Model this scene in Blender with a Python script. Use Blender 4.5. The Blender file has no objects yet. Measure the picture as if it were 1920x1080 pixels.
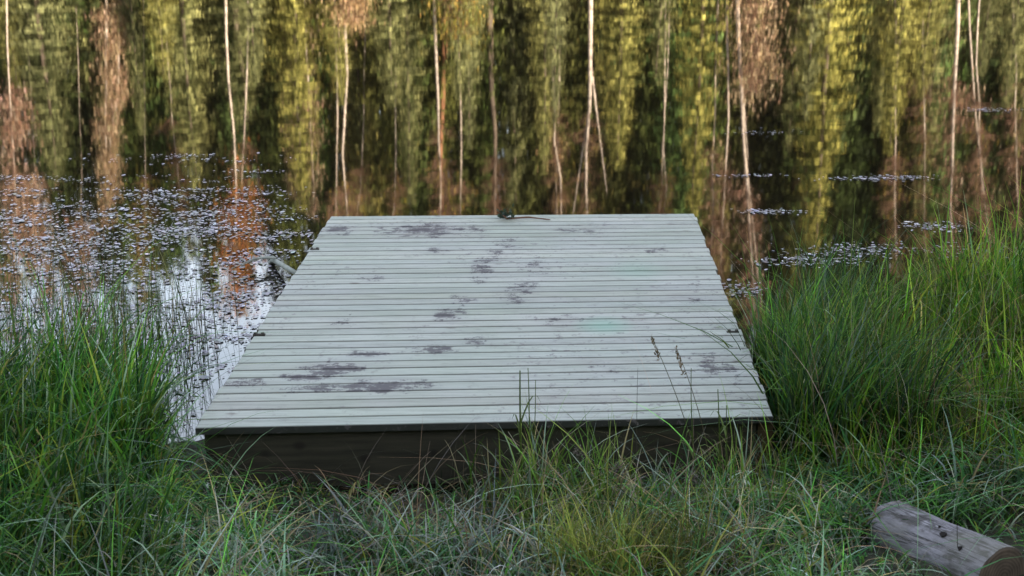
import bpy, math, random
import numpy as np
random.seed(7)
rng = np.random.default_rng(11)
R = math.radians
sc = bpy.context.scene
col = sc.collection

# ------------------------------------------------------------------ camera
F, CX, CY = 2400.0, 960.0, 540.0
PITCH = R(18.35)
CAMZ = 2.15
cam_d = bpy.data.cameras.new('camera')
cam = bpy.data.objects.new('camera', cam_d)
col.objects.link(cam)
cam.location = (0, 0, CAMZ)
cam.rotation_euler = (R(90) - PITCH, 0, 0)
cam_d.sensor_width = 36
cam_d.lens = F / 1920 * 36
cam_d.clip_end = 600
cam_d.dof.use_dof = True
cam_d.dof.focus_distance = 5.4
cam_d.dof.aperture_fstop = 5.6
sc.camera = cam

def ray(px, py):
    x, y = (px - CX) / F, -(py - CY) / F
    return np.array([x, math.cos(PITCH) + y * math.sin(PITCH), -math.sin(PITCH) + y * math.cos(PITCH)])

def on_z(px, py, z):
    d = ray(px, py)
    t = (z - CAMZ) / d[2]
    return np.array([d[0] * t, d[1] * t, z])

def at_y(px, py, Y):
    d = ray(px, py)
    t = Y / d[1]
    return np.array([d[0] * t, Y, CAMZ + d[2] * t])

def mirrored(px, py, D):
    """the point at distance D that the still lake mirrors at this place of the photo"""
    d = ray(px, py)
    return d[0] / d[1] * D, -CAMZ - d[2] / d[1] * D

# ------------------------------------------------------------------ materials
def mat(name):
    m = bpy.data.materials.new(name)
    m.use_nodes = True
    nt = m.node_tree
    nt.nodes.clear()
    out = nt.nodes.new('ShaderNodeOutputMaterial')
    return m, nt, out

def N(nt, typ, **kw):
    n = nt.nodes.new(typ)
    for k, v in kw.items():
        if k.startswith('i_'):
            n.inputs[k[2:].replace('_', ' ')].default_value = v
        else:
            setattr(n, k, v)
    return n

def L(nt, a, b):
    nt.links.new(a, b)

def math_node(nt, op, a, b=None, clamp=False):
    n = nt.nodes.new('ShaderNodeMath')
    n.operation = op
    n.use_clamp = clamp
    for i, v in enumerate((a, b)):
        if v is None:
            continue
        if isinstance(v, (int, float)):
            n.inputs[i].default_value = v
        else:
            L(nt, v, n.inputs[i])
    return n.outputs[0]

def mix_col(nt, fac, a, b, blend='MIX'):
    n = nt.nodes.new('ShaderNodeMix')
    n.data_type = 'RGBA'
    n.blend_type = blend
    for sock, v in ((n.inputs[0], fac), (n.inputs[6], a), (n.inputs[7], b)):
        if isinstance(v, (int, float)):
            sock.default_value = v
        elif isinstance(v, (tuple, list)):
            sock.default_value = (*v, 1) if len(v) == 3 else v
        else:
            L(nt, v, sock)
    return n.outputs[2]

def ramp(nt, fac, stops):
    n = nt.nodes.new('ShaderNodeValToRGB')
    el = n.color_ramp.elements
    while len(el) < len(stops):
        el.new(0.5)
    for e, (p, c) in zip(el, stops):
        e.position = p
        e.color = (*c, 1) if not isinstance(c, (int, float)) else (c, c, c, 1)
    L(nt, fac, n.inputs[0])
    return n.outputs[0]

def noise(nt, vec, scale, detail=4, rough=0.55, out=0):
    n = N(nt, 'ShaderNodeTexNoise')
    n.inputs['Scale'].default_value = scale
    n.inputs['Detail'].default_value = detail
    n.inputs['Roughness'].default_value = rough
    if vec is not None:
        L(nt, vec, n.inputs['Vector'])
    return n.outputs[out]

def mapped(nt, scale=(1, 1, 1), src='Object', loc=(0, 0, 0)):
    tc = N(nt, 'ShaderNodeTexCoord')
    mp = N(nt, 'ShaderNodeMapping')
    mp.inputs['Scale'].default_value = scale
    mp.inputs['Location'].default_value = loc
    L(nt, tc.outputs[src], mp.inputs['Vector'])
    return mp.outputs[0]

def leafy(name, trans=0.35, rough=0.5, spec=0.35, vary=0.0, tint=(1, 1, 1)):
    """leaf, needle or grass: colour of each leaf from its mesh, light passes through"""
    m, nt, out = mat(name)
    at = N(nt, 'ShaderNodeAttribute', attribute_name='col')
    c = at.outputs['Color']
    if vary:
        oi = N(nt, 'ShaderNodeObjectInfo')
        v = ramp(nt, oi.outputs['Random'], [(0, (1 - vary, 1 - vary * .9, 1 - vary * .5)), (.5, (1, 1, 1)), (1, (1 + vary * 1.5, 1 + vary, 1 - vary))])
        c = mix_col(nt, 1.0, c, v, 'MULTIPLY')
    if tint != (1, 1, 1):
        c = mix_col(nt, 1.0, c, tint, 'MULTIPLY')
    p = N(nt, 'ShaderNodeBsdfPrincipled')
    p.inputs['Roughness'].default_value = rough
    p.inputs['Specular IOR Level'].default_value = spec
    L(nt, c, p.inputs['Base Color'])
    t = N(nt, 'ShaderNodeBsdfTranslucent')
    L(nt, c, t.inputs['Color'])
    mx = N(nt, 'ShaderNodeMixShader')
    mx.inputs[0].default_value = trans
    L(nt, p.outputs[0], mx.inputs[1])
    L(nt, t.outputs[0], mx.inputs[2])
    L(nt, mx.outputs[0], out.inputs[0])
    return m

def simple(name, c1, c2, scale, rough=0.8, stretch=(1, 1, 1), bump=0.0, spec=0.3, detail=5):
    m, nt, out = mat(name)
    v = mapped(nt, stretch)
    f = noise(nt, v, scale, detail)
    c = ramp(nt, f, [(.3, c1), (.7, c2)])
    p = N(nt, 'ShaderNodeBsdfPrincipled')
    p.inputs['Roughness'].default_value = rough
    p.inputs['Specular IOR Level'].default_value = spec
    L(nt, c, p.inputs['Base Color'])
    if bump:
        b = N(nt, 'ShaderNodeBump')
        b.inputs['Strength'].default_value = bump
        b.inputs['Distance'].default_value = .01
        L(nt, f, b.inputs['Height'])
        L(nt, b.outputs[0], p.inputs['Normal'])
    L(nt, p.outputs[0], out.inputs[0])
    return m

M = {}
M['grass'] = leafy('grass_blade', .3, .5, .22)
M['needle'] = leafy('spruce_needles', .25, .6, .2, vary=.2)
M['leaf'] = leafy('autumn_leaves', .45, .6, .2, vary=.12)
M['spruce_bark'] = simple('spruce_bark', (.06, .045, .035), (.16, .12, .09), 6, stretch=(1, 1, .3))
M['pine_bark'] = simple('pine_bark', (.16, .07, .035), (.32, .15, .08), 5, stretch=(1, 1, .3))
# birch bark: pale with dark dashes
m, nt, out = mat('birch_bark')
v = mapped(nt, (1, 1, 2.2))
f = noise(nt, v, 3.0, 4, .7)
c = ramp(nt, f, [(.36, (.09, .075, .065)), (.52, (.38, .31, .26)), (.75, (.66, .56, .47))])
p = N(nt, 'ShaderNodeBsdfPrincipled'); p.inputs['Roughness'].default_value = .7
L(nt, c, p.inputs['Base Color']); L(nt, p.outputs[0], out.inputs[0]); M['birch_bark'] = m
M['twig'] = simple('bare_twigs', (.13, .07, .05), (.26, .15, .10), 3)
M['dry'] = simple('dry_stalk', (.30, .25, .15), (.42, .36, .24), 9)

# ground: dark wet peat with moss
m, nt, out = mat('peaty_ground')
v = mapped(nt)
f1, f2 = noise(nt, v, 1.7, 6), noise(nt, v, 23, 5)
c = ramp(nt, f1, [(.35, (.020, .024, .012)), (.6, (.045, .045, .022)), (.75, (.075, .06, .035))])
c = mix_col(nt, .6, c, ramp(nt, f2, [(.3, (.25, .25, .25)), (.7, (1.3, 1.3, 1.2))]), 'MULTIPLY')
p = N(nt, 'ShaderNodeBsdfPrincipled'); p.inputs['Roughness'].default_value = .85
L(nt, c, p.inputs['Base Color'])
b = N(nt, 'ShaderNodeBump'); b.inputs['Distance'].default_value = .03
L(nt, f2, b.inputs['Height']); L(nt, b.outputs[0], p.inputs['Normal'])
L(nt, p.outputs[0], out.inputs[0]); M['ground'] = m

# lake water: dark brown, almost still
m, nt, out = mat('lake_water')
v = mapped(nt, (1, 1, 1))
v2 = mapped(nt, (.55, 1, 1), loc=(3, 7, 0))
h = math_node(nt, 'ADD', math_node(nt, 'MULTIPLY', noise(nt, v2, 2.6, 2, .5), 1.0), math_node(nt, 'MULTIPLY', noise(nt, v, 11, 2, .5), .16))
b = N(nt, 'ShaderNodeBump'); b.inputs['Strength'].default_value = 1.0; b.inputs['Distance'].default_value = .00038
L(nt, h, b.inputs['Height'])
p = N(nt, 'ShaderNodeBsdfPrincipled')
p.inputs['Base Color'].default_value = (.010, .008, .005, 1)
p.inputs['Roughness'].default_value = .03
p.inputs['IOR'].default_value = 1.7
L(nt, b.outputs[0], p.inputs['Normal'])
L(nt, p.outputs[0], out.inputs[0]); M['water'] = m

# ------------------------------------------------------------------ mesh helpers
class MB:
    """collects shapes, links them as ONE mesh object"""
    def __init__(s):
        s.v, s.f, s.c, s.n = [], [], [], 0
        s.hascol = False
    def add(s, verts, faces, colr=None):
        verts = np.asarray(verts, float)
        for q in faces:
            s.f.append(tuple(int(i) + s.n for i in q))
        s.v.append(verts)
        if colr is None:
            cc = np.full((len(verts), 3), .5)
        else:
            s.hascol = True
            cc = np.broadcast_to(np.asarray(colr, float), (len(verts), 3))
        s.c.append(cc)
        s.n += len(verts)
    def tube(s, pts, rad, sides=6, colr=None, cap=True):
        pts = np.asarray(pts, float)
        n = len(pts)
        rad = np.broadcast_to(np.asarray(rad, float), (n,))
        tang = np.gradient(pts, axis=0)
        vs = []
        for p, t, r in zip(pts, tang, rad):
            t = t / (np.linalg.norm(t) + 1e-9)
            a = np.cross(t, (0, 0, 1.)) if abs(t[2]) < .9 else np.cross(t, (1., 0, 0))
            a /= np.linalg.norm(a) + 1e-9
            bb = np.cross(t, a)
            for k in range(sides):
                w = 2 * math.pi * k / sides
                vs.append(p + r * (math.cos(w) * a + math.sin(w) * bb))
        fs = []
        for i in range(n - 1):
            for k in range(sides):
                k2 = (k + 1) % sides
                fs.append((i * sides + k, i * sides + k2, (i + 1) * sides + k2, (i + 1) * sides + k))
        if cap:
            fs.append(tuple(range(sides))[::-1])
            fs.append(tuple((n - 1) * sides + k for k in range(sides)))
        s.add(vs, fs, colr)
    def box8(s, lo, hi, bev=0.0, colr=None, edge=None):
        """box from 4 bottom and 4 top corners, the top edges eased"""
        lo, hi = np.asarray(lo, float), np.asarray(hi, float)
        if bev:
            cen = hi.mean(0)
            mid = hi.copy(); mid[:, 2] -= bev
            top = hi.copy()
            for i in range(4):
                a = hi[(i + 1) % 4] - hi[i]; bvec = hi[(i - 1) % 4] - hi[i]
                top[i] = hi[i] + bev * (a / np.linalg.norm(a) + bvec / np.linalg.norm(bvec))
            rings = [lo, mid, top]
        else:
            rings = [lo, hi]
        vs = np.concatenate(rings)
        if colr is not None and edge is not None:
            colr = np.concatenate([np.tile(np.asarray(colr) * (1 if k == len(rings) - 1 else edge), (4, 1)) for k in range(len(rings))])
        fs = [(3, 2, 1, 0)]
        for r in range(len(rings) - 1):
            for k in range(4):
                k2 = (k + 1) % 4
                fs.append((r * 4 + k, r * 4 + k2, r * 4 + 4 + k2, r * 4 + 4 + k))
        e = (len(rings) - 1) * 4
        fs.append((e, e + 1, e + 2, e + 3))
        s.add(vs, fs, colr)
    def mesh(s, name, smooth=False):
        me = bpy.data.meshes.new(name)
        v = np.concatenate(s.v)
        me.from_pydata(v.tolist(), [], s.f)
        if s.hascol:
            at = me.attributes.new('col', 'FLOAT_COLOR', 'POINT')
            cc = np.concatenate(s.c)
            at.data.foreach_set('color', np.concatenate([cc, np.ones((len(cc), 1))], 1).astype(np.float32).ravel())
        if smooth:
            me.polygons.foreach_set('use_smooth', [True] * len(me.polygons))
        me.update()
        return me
    def build(s, name, m, parent=None, smooth=False):
        return link(name, s.mesh(name, smooth), m, parent)

def link(name, me, m, parent=None):
    if m is not None and not len(me.materials):
        me.materials.append(m)
    o = bpy.data.objects.new(name, me)
    col.objects.link(o)
    if parent is not None:
        o.parent = parent
    return o

def fast_mesh(name, verts, quads, colr=None, tris=None, smooth=False):
    """numpy mesh: verts (n,3), quads (m,4), colour of each vertex (n,3)"""
    me = bpy.data.meshes.new(name)
    nq = len(quads)
    me.vertices.add(len(verts))
    me.vertices.foreach_set('co', np.asarray(verts, np.float32).ravel())
    me.loops.add(nq * 4)
    me.loops.foreach_set('vertex_index', np.asarray(quads, np.int32).ravel())
    me.polygons.add(nq)
    me.polygons.foreach_set('loop_start', np.arange(0, nq * 4, 4, dtype=np.int32))
    me.polygons.foreach_set('loop_total', np.full(nq, 4, np.int32))
    if smooth:
        me.polygons.foreach_set('use_smooth', np.ones(nq, bool))
    if colr is not None:
        at = me.attributes.new('col', 'FLOAT_COLOR', 'POINT')
        at.data.foreach_set('color', np.concatenate([colr, np.ones((len(colr), 1))], 1).astype(np.float32).ravel())
    me.update(calc_edges=True)
    me.validate()
    return me

def tag(o, label=None, cat=None, group=None, kind=None):
    for k, v in (('label', label), ('category', cat), ('group', group), ('kind', kind)):
        if v:
            o[k] = v
    return o

def empty(name, loc, rz=0):
    o = bpy.data.objects.new(name, None)
    col.objects.link(o)
    o.location = loc
    o.rotation_euler = (0, 0, rz)
    o.empty_display_size = .2
    return o

# ------------------------------------------------------------------ ground and water
XS = np.array([-60, -6, -2.2, -1.5, -1.15, 0, 1.0, 1.5, 2.2, 6, 60.])
YS = np.array([6, 5.4, 4.95, 4.7, 4.45, 4.4, 4.9, 5.5, 5.9, 6.3, 7.])

def gz(x, y):
    x, y = np.asarray(x, float), np.asarray(y, float)
    d = np.interp(x, XS, YS) - y
    z = np.where(d > 0, .06 * np.minimum(d, 1.5) + .155 * np.clip(d - 1.5, 0, 3.2), np.maximum(.16 * d, -1.3))
    z = z + .80 * np.clip(-3 - y, 0, 10.5) + .12 * np.clip(-13.5 - y, 0, 80)
    far = (y - 43.5 - 1.0 * np.sin(x * .21) - .6 * np.sin(x * .55 + 1))
    z = np.where(y > 30, np.maximum(z, -1.3), z)
    z = np.where(y > 36, np.where(far > 0, .25 * np.minimum(far, 2) + .16 * np.clip(far - 2, 0, 200), np.maximum(.25 * far, -1.3)), z)
    bump = .02 * np.sin(x * 5.1 + 1.3 * np.sin(y * 3.3)) * np.sin(y * 4.7 + x) + .012 * np.sin(x * 13 + y * 9)
    z = z - .022 * np.exp(-((x + .35) / .45) ** 2 - ((y - 4.12) / .28) ** 2)
    return z + bump * (np.abs(y) < 12)

xs = np.unique(np.concatenate([np.linspace(-140, -8, 40), np.linspace(-8, 8, 110), np.linspace(8, 140, 40)]))
ys = np.unique(np.concatenate([np.linspace(-60, -2, 40), np.linspace(-2, 10, 90), np.linspace(10, 36, 10), np.linspace(36, 60, 40), np.linspace(60, 200, 25)]))
gx, gy = np.meshgrid(xs, ys)
gv = np.stack([gx.ravel(), gy.ravel(), gz(gx, gy).ravel()], 1)
nx, ny = len(xs), len(ys)
i, j = np.meshgrid(np.arange(nx - 1), np.arange(ny - 1))
b0 = (j * nx + i).ravel()
quads = np.stack([b0, b0 + 1, b0 + nx + 1, b0 + nx], 1)
tag(link('ground', fast_mesh('ground', gv, quads, smooth=True), M['ground']), kind='structure')
wv = np.array([[-140, 3.4, 0], [140, 3.4, 0], [140, 50, 0], [-140, 50, 0.]])
tag(link('lake_water', fast_mesh('lake_water', wv, np.array([[0, 1, 2, 3]])), M['water']), kind='structure')

# ------------------------------------------------------------------ dock
ZD = .25
nl, nr = on_z(365, 803, ZD), on_z(1452, 781, ZD)
fl, fr = on_z(620, 405, ZD), on_z(1302, 400, ZD)
origin = np.array([0., 5.6, 0.])
def DP(u, v, z=ZD):
    p = (nl * (1 - u) + nr * u) * (1 - v) + (fl * (1 - u) + fr * u) * v
    return np.array([p[0], p[1], z]) - origin
dock = tag(empty('dock', origin), 'pale weathered plank dock with smudged boards reaching into the still lake', 'dock')
NPL = 37
# deck material: weathered boards, smudges, two green stains
m, nt, out = mat('weathered_boards')
tc = N(nt, 'ShaderNodeTexCoord')
obj = tc.outputs['Object']
mp = N(nt, 'ShaderNodeMapping'); mp.inputs['Scale'].default_value = (1.3, 26, 8); L(nt, obj, mp.inputs[0])
at = N(nt, 'ShaderNodeAttribute', attribute_name='col')
grain = noise(nt, mp.outputs[0], 3.2, 6, .65)
blot = noise(nt, obj, 2.3, 5, .6)
c = ramp(nt, grain, [(.25, (.31, .325, .295)), (.5, (.455, .48, .445)), (.75, (.55, .57, .535))])
c = mix_col(nt, 1.0, c, at.outputs['Color'], 'MULTIPLY')
c = mix_col(nt, .5, c, ramp(nt, blot, [(.35, (.86, .93, .84)), (.65, (1.05, 1.02, 1.06))]), 'MULTIPLY')
# knots and specks
mk = N(nt, 'ShaderNodeMapping'); mk.inputs['Scale'].default_value = (4.2, 11, 1); L(nt, obj, mk.inputs[0])
vo = N(nt, 'ShaderNodeTexVoronoi'); vo.inputs['Scale'].default_value = 1.0; L(nt, mk.outputs[0], vo.inputs['Vector'])
vsep = N(nt, 'ShaderNodeSeparateColor'); L(nt, vo.outputs['Color'], vsep.inputs[0])
kn = math_node(nt, 'MULTIPLY', ramp(nt, vo.outputs['Distance'], [(.05, 1.0), (.13, 0.0)]), math_node(nt, 'GREATER_THAN', vsep.outputs[0], .62))
c = mix_col(nt, math_node(nt, 'MULTIPLY', kn, .65), c, (.16, .13, .11))
sp = noise(nt, obj, 26, 3, .7)
spl = noise(nt, obj, 1.9, 3, .6)
c = mix_col(nt, math_node(nt, 'MULTIPLY', ramp(nt, sp, [(.58, 0.), (.66, .85)]), ramp(nt, spl, [(.42, .1), (.62, .9)])), c, (.20, .18, .19))
# grime: long broken smears with the grain and a darker trodden middle
mg = N(nt, 'ShaderNodeMapping'); mg.inputs['Scale'].default_value = (2.2, 9, 1); L(nt, obj, mg.inputs[0])
gr = noise(nt, mg.outputs[0], 1.9, 8, .78)
gl_ = noise(nt, obj, 1.1, 3, .5)
gm = math_node(nt, 'MULTIPLY', ramp(nt, gr, [(.53, 0.), (.62, .6), (.72, 1.)]), ramp(nt, gl_, [(.35, .15), (.65, 1.)]))
c = mix_col(nt, math_node(nt, 'MULTIPLY', gm, .5), c, (.17, .145, .135))
# stains given as places on the boards
STAIN = [(622, 692, 62, 11, 1.0), (575, 707, 46, 6, .95), (685, 664, 42, 5, .7), (455, 718, 62, 8, .72), (715, 724, 110, 11, .85),
         (580, 730, 70, 6, .5), (842, 590, 32, 11, .85), (815, 656, 58, 7, .65), (905, 502, 24, 22, .6), (980, 539, 34, 10, .62),
         (632, 432, 34, 8, .75), (800, 432, 95, 11, .75), (955, 456, 30, 10, .5), (820, 471, 26, 5, .5), (645, 601, 40, 12, .42),
         (1345, 690, 60, 26, .45), (1235, 470, 60, 8, .35), (1085, 430, 60, 8, .4), (1365, 745, 50, 12, .3), (740, 720, 60, 7, .6),
         (900, 640, 36, 9, .45), (868, 562, 24, 10, .55), (930, 476, 22, 9, .55), (1002, 500, 26, 9, .45), (700, 520, 26, 7, .4),
         (1060, 600, 40, 9, .35), (960, 560, 24, 8, .5), (890, 430, 30, 7, .5), (1130, 690, 40, 10, .35), (1300, 560, 24, 7, .35)]
smn = noise(nt, obj, 13, 7, .8)
mps = N(nt, 'ShaderNodeMapping'); mps.inputs['Scale'].default_value = (3.5, 14, 1); L(nt, obj, mps.inputs[0])
smn2 = noise(nt, mps.outputs[0], 2.4, 6, .75)
def spot(px, py, rx, ry):
    a = on_z(px, py, ZD) - origin
    sx = abs(on_z(px + rx, py, ZD)[0] - on_z(px - rx, py, ZD)[0]) / 2
    sy = abs(on_z(px, py + ry, ZD)[1] - on_z(px, py - ry, ZD)[1]) / 2 * 1.25
    q = N(nt, 'ShaderNodeVectorMath', operation='SUBTRACT'); L(nt, obj, q.inputs[0]); q.inputs[1].default_value = (a[0], a[1], 0)
    q2 = N(nt, 'ShaderNodeVectorMath', operation='MULTIPLY'); L(nt, q.outputs[0], q2.inputs[0]); q2.inputs[1].default_value = (1 / sx, 1 / sy, 0)
    q3 = N(nt, 'ShaderNodeVectorMath', operation='LENGTH'); L(nt, q2.outputs[0], q3.inputs[0])
    return math_node(nt, 'SUBTRACT', 1.25, math_node(nt, 'MULTIPLY', q3.outputs['Value'], .9), clamp=True)
acc = None
for px, py, rx, ry, st in STAIN:
    sv = math_node(nt, 'MULTIPLY', spot(px, py, rx, ry), st)
    acc = sv if acc is None else math_node(nt, 'MAXIMUM', acc, sv)
nz = math_node(nt, 'ADD', math_node(nt, 'MULTIPLY', smn, .62), math_node(nt, 'MULTIPLY', smn2, .38))
dirt = math_node(nt, 'ADD', math_node(nt, 'MULTIPLY', acc, .74), math_node(nt, 'MULTIPLY', math_node(nt, 'SUBTRACT', nz, .5), 4.6))
dirt = math_node(nt, 'MULTIPLY', ramp(nt, dirt, [(.32, 0.), (.42, .7), (.62, 1.)]), ramp(nt, acc, [(0., 0.), (.25, 1.)]))
c = mix_col(nt, math_node(nt, 'MULTIPLY', dirt, .88), mix_col(nt, math_node(nt, 'MULTIPLY', acc, .28), c, (.24, .20, .25)), (.075, .065, .08))
gacc = math_node(nt, 'MAXIMUM', spot(1132, 610, 45, 12), math_node(nt, 'MULTIPLY', spot(1192, 507, 50, 12), .45))
c = mix_col(nt, math_node(nt, 'MULTIPLY', gacc, .42), c, (.22, .52, .40))
p = N(nt, 'ShaderNodeBsdfPrincipled'); p.inputs['Roughness'].default_value = .62; p.inputs['Specular IOR Level'].default_value = .35
L(nt, c, p.inputs['Base Color'])
b = N(nt, 'ShaderNodeBump'); b.inputs['Strength'].default_value = .35; b.inputs['Distance'].default_value = .003
L(nt, grain, b.inputs['Height']); L(nt, b.outputs[0], p.inputs['Normal'])
L(nt, p.outputs[0], out.inputs[0]); M['deck'] = m

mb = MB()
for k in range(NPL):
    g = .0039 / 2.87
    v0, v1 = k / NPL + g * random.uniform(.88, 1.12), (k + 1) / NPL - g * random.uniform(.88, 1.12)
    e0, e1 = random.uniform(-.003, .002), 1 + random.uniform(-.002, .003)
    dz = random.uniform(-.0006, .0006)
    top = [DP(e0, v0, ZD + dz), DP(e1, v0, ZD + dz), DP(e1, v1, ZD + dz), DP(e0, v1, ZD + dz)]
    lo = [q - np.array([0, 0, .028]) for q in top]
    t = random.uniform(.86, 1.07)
    mb.box8(lo, top, .0035, (t * random.uniform(.98, 1.02), t, t * random.uniform(.97, 1.03)), edge=.42 if k else .10)  # first plank's dark brown front lip has its shade painted into the edge
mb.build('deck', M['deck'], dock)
# frame boards
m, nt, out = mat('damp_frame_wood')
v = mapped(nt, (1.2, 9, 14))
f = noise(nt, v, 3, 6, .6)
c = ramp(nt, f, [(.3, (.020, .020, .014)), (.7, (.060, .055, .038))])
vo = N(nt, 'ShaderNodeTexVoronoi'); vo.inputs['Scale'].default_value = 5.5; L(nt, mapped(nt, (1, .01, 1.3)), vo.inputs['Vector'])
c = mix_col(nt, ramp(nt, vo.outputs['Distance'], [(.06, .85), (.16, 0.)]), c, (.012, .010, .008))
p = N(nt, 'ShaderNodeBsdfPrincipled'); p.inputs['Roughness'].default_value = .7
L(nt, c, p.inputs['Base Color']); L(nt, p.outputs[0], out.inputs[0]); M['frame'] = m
M['post'] = simple('brown_post_wood', (.05, .035, .017), (.09, .062, .03), 4, stretch=(3, 3, .5))
def beam(name, a, b, depth, z0, z1, m):
    """upright board from deck place a to b, thick towards the inside"""
    mb = MB()
    pa, pb = DP(*a), DP(*b)
    d = (pb - pa)[:2]; d /= np.linalg.norm(d); n = np.array([-d[1], d[0], 0]) * depth
    lo = [np.array([*q[:2], z0]) for q in (pa, pb, pb + n, pa + n)]
    hi = [np.array([*q[:2], z1]) for q in (pa, pb, pb + n, pa + n)]
    mb.box8(lo, hi, .003)
    return mb.build(name, m, dock)
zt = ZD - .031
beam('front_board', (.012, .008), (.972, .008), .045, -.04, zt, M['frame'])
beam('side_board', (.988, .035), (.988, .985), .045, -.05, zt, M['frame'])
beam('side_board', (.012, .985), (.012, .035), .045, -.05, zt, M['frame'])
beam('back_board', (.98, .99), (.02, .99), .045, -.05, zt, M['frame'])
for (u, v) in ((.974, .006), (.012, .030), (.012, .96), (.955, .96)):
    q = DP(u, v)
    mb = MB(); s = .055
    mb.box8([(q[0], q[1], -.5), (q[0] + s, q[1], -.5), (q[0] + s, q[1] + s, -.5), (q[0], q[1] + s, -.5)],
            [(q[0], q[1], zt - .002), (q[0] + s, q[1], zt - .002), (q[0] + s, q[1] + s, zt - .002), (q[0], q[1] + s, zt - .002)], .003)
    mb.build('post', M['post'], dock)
M['iron'] = simple('dark_iron', (.04, .038, .035), (.09, .08, .07), 30, rough=.6)
for (px, py, w) in ((486, 628, .026), (590, 468, .024), (1374, 623, .026)):
    q = on_z(px, py, ZD) - origin
    mb = MB()
    x0, x1, y0, y1 = q[0] - w, q[0] + w, q[1] - .007, q[1] + .007
    mb.box8([(x0, y0, ZD - .02), (x1, y0, ZD - .02), (x1, y1, ZD - .02), (x0, y1, ZD - .02)],
            [(x0, y0, ZD + .006), (x1, y0, ZD + .006), (x1, y1, ZD + .006), (x0, y1, ZD + .006)], .002)
    for sx in (-.6, .6):
        mb.tube([(q[0] + sx * w, q[1], ZD + .004), (q[0] + sx * w, q[1], ZD + .011)], .007, 8)
    mb.build('bracket', M['iron'], dock)

# ------------------------------------------------------------------ blades of grass
PH = rng.uniform(0, 6.28, 24)
def patchy(x, y):
    """0..1, varies from tuft to tuft"""
    v = 0
    for k in range(12):
        a, f = PH[k], 5 + 1.9 * k
        v = v + np.sin(f * (x * math.cos(a) + y * 1.0 * math.sin(a)) + PH[k + 12]) / (1 + .12 * k)
    return np.clip(.5 + v * .2, 0, 1)

def blades(n, bx, by, h, w, lean, bend, droop, colr, az=None, seg=6, zoff=-.02, tipc=None):
    """arrays of one value per blade; returns verts, quads, colours"""
    az = rng.uniform(0, 2 * math.pi, n) if az is None else az
    t = np.linspace(0, 1, seg + 1)[None, :]
    ox = (lean[:, None] * t + bend[:, None] * t ** 2.2)
    oz = t - droop[:, None] * t ** 3
    dx, dy = np.cos(az)[:, None], np.sin(az)[:, None]
    X = bx[:, None] + h[:, None] * ox * dx
    Y = by[:, None] + h[:, None] * ox * dy
    # a little sideways wander
    wv = rng.normal(0, .05, n)[:, None] * t ** 2 * h[:, None]
    X += -wv * dy; Y += wv * dx
    Z = gz(bx, by)[:, None] * 1.0 + zoff + h[:, None] * oz
    sa = az + math.pi / 2 + rng.normal(0, .9, n)
    ww = w[:, None] * (1 - t ** 1.7) * (.75 + .6 * t * (1 - t)) + .0004
    sx, sy = np.cos(sa)[:, None] * ww * .5, np.sin(sa)[:, None] * ww * .5
    A = np.stack([X - sx, Y - sy, Z], 2)
    B = np.stack([X + sx, Y + sy, Z], 2)
    V = np.stack([A, B], 2).reshape(-1, 3)
    base = (np.arange(n) * (seg + 1) * 2)[:, None] + (np.arange(seg) * 2)[None, :]
    q = np.stack([base, base + 1, base + 3, base + 2], 2).reshape(-1, 4)
    # dark brown foot: shade deep in the grass painted into the blade colour
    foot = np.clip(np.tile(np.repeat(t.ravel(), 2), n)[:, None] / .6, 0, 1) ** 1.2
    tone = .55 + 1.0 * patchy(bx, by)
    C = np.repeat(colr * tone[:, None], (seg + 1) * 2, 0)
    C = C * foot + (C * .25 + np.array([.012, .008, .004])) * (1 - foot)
    if tipc is not None:
        tt = np.tile(np.repeat(t.ravel(), 2), n)[:, None]
        T = np.repeat(tipc, (seg + 1) * 2, 0)
        k = np.clip((tt - .55) / .45, 0, 1)
        C = C * (1 - k) + T * k
    return V, q, C

def palette(n, cols, weights, jit=.38):
    cols = np.array(cols)
    idx = rng.choice(len(cols), n, p=np.array(weights) / sum(weights))
    return np.clip(cols[idx] * rng.lognormal(0, jit, (n, 1)) * rng.lognormal(0, .06, (n, 3)), .003, .9)

GREEN = [(.065, .19, .022), (.12, .26, .032), (.03, .11, .028), (.21, .29, .035), (.32, .26, .08), (.24, .34, .22)]
def clumped(n, nc, area, spread, accept):
    """places in clumps within area (x0,x1,y0,y1)"""
    out = []
    x0, x1, y0, y1 = area
    cs = np.stack([rng.uniform(x0, x1, nc), rng.uniform(y0, y1, nc)], 1)
    got, tries = 0, 0
    while got < n and tries < 40:
        tries += 1
        pick = cs[rng.integers(0, nc, n)]
        pnt = pick + rng.normal(0, spread, (n, 2))
        pnt = pnt[accept(pnt[:, 0], pnt[:, 1])]
        out.append(pnt); got += len(pnt)
    return np.concatenate(out)[:n]

def clear_of_dock(x, y, pad=.0):
    return ~((x > -1.12 - pad) & (x < 1.04 + pad) & (y > 4.22 - pad))

grass_parts = {}
def field(key, n, bx, by, h, *a, **k):
    near_log = (bx > 1.0) & (bx < 1.75) & (by < 3.62) & (by > 2.6)
    h = np.where(near_log, h * .33, h)
    on_log = near_log & (np.abs((bx - 1.2) * .88 + (by - 3.66) * .47) < .085)
    h = np.where(on_log, h * .1, h)
    h = h * (.72 + .5 * patchy(by * 1.3, bx))
    a = (n, bx, by, h) + a
    grass_parts.setdefault(key, []).append(blades(*a, **k))

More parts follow.
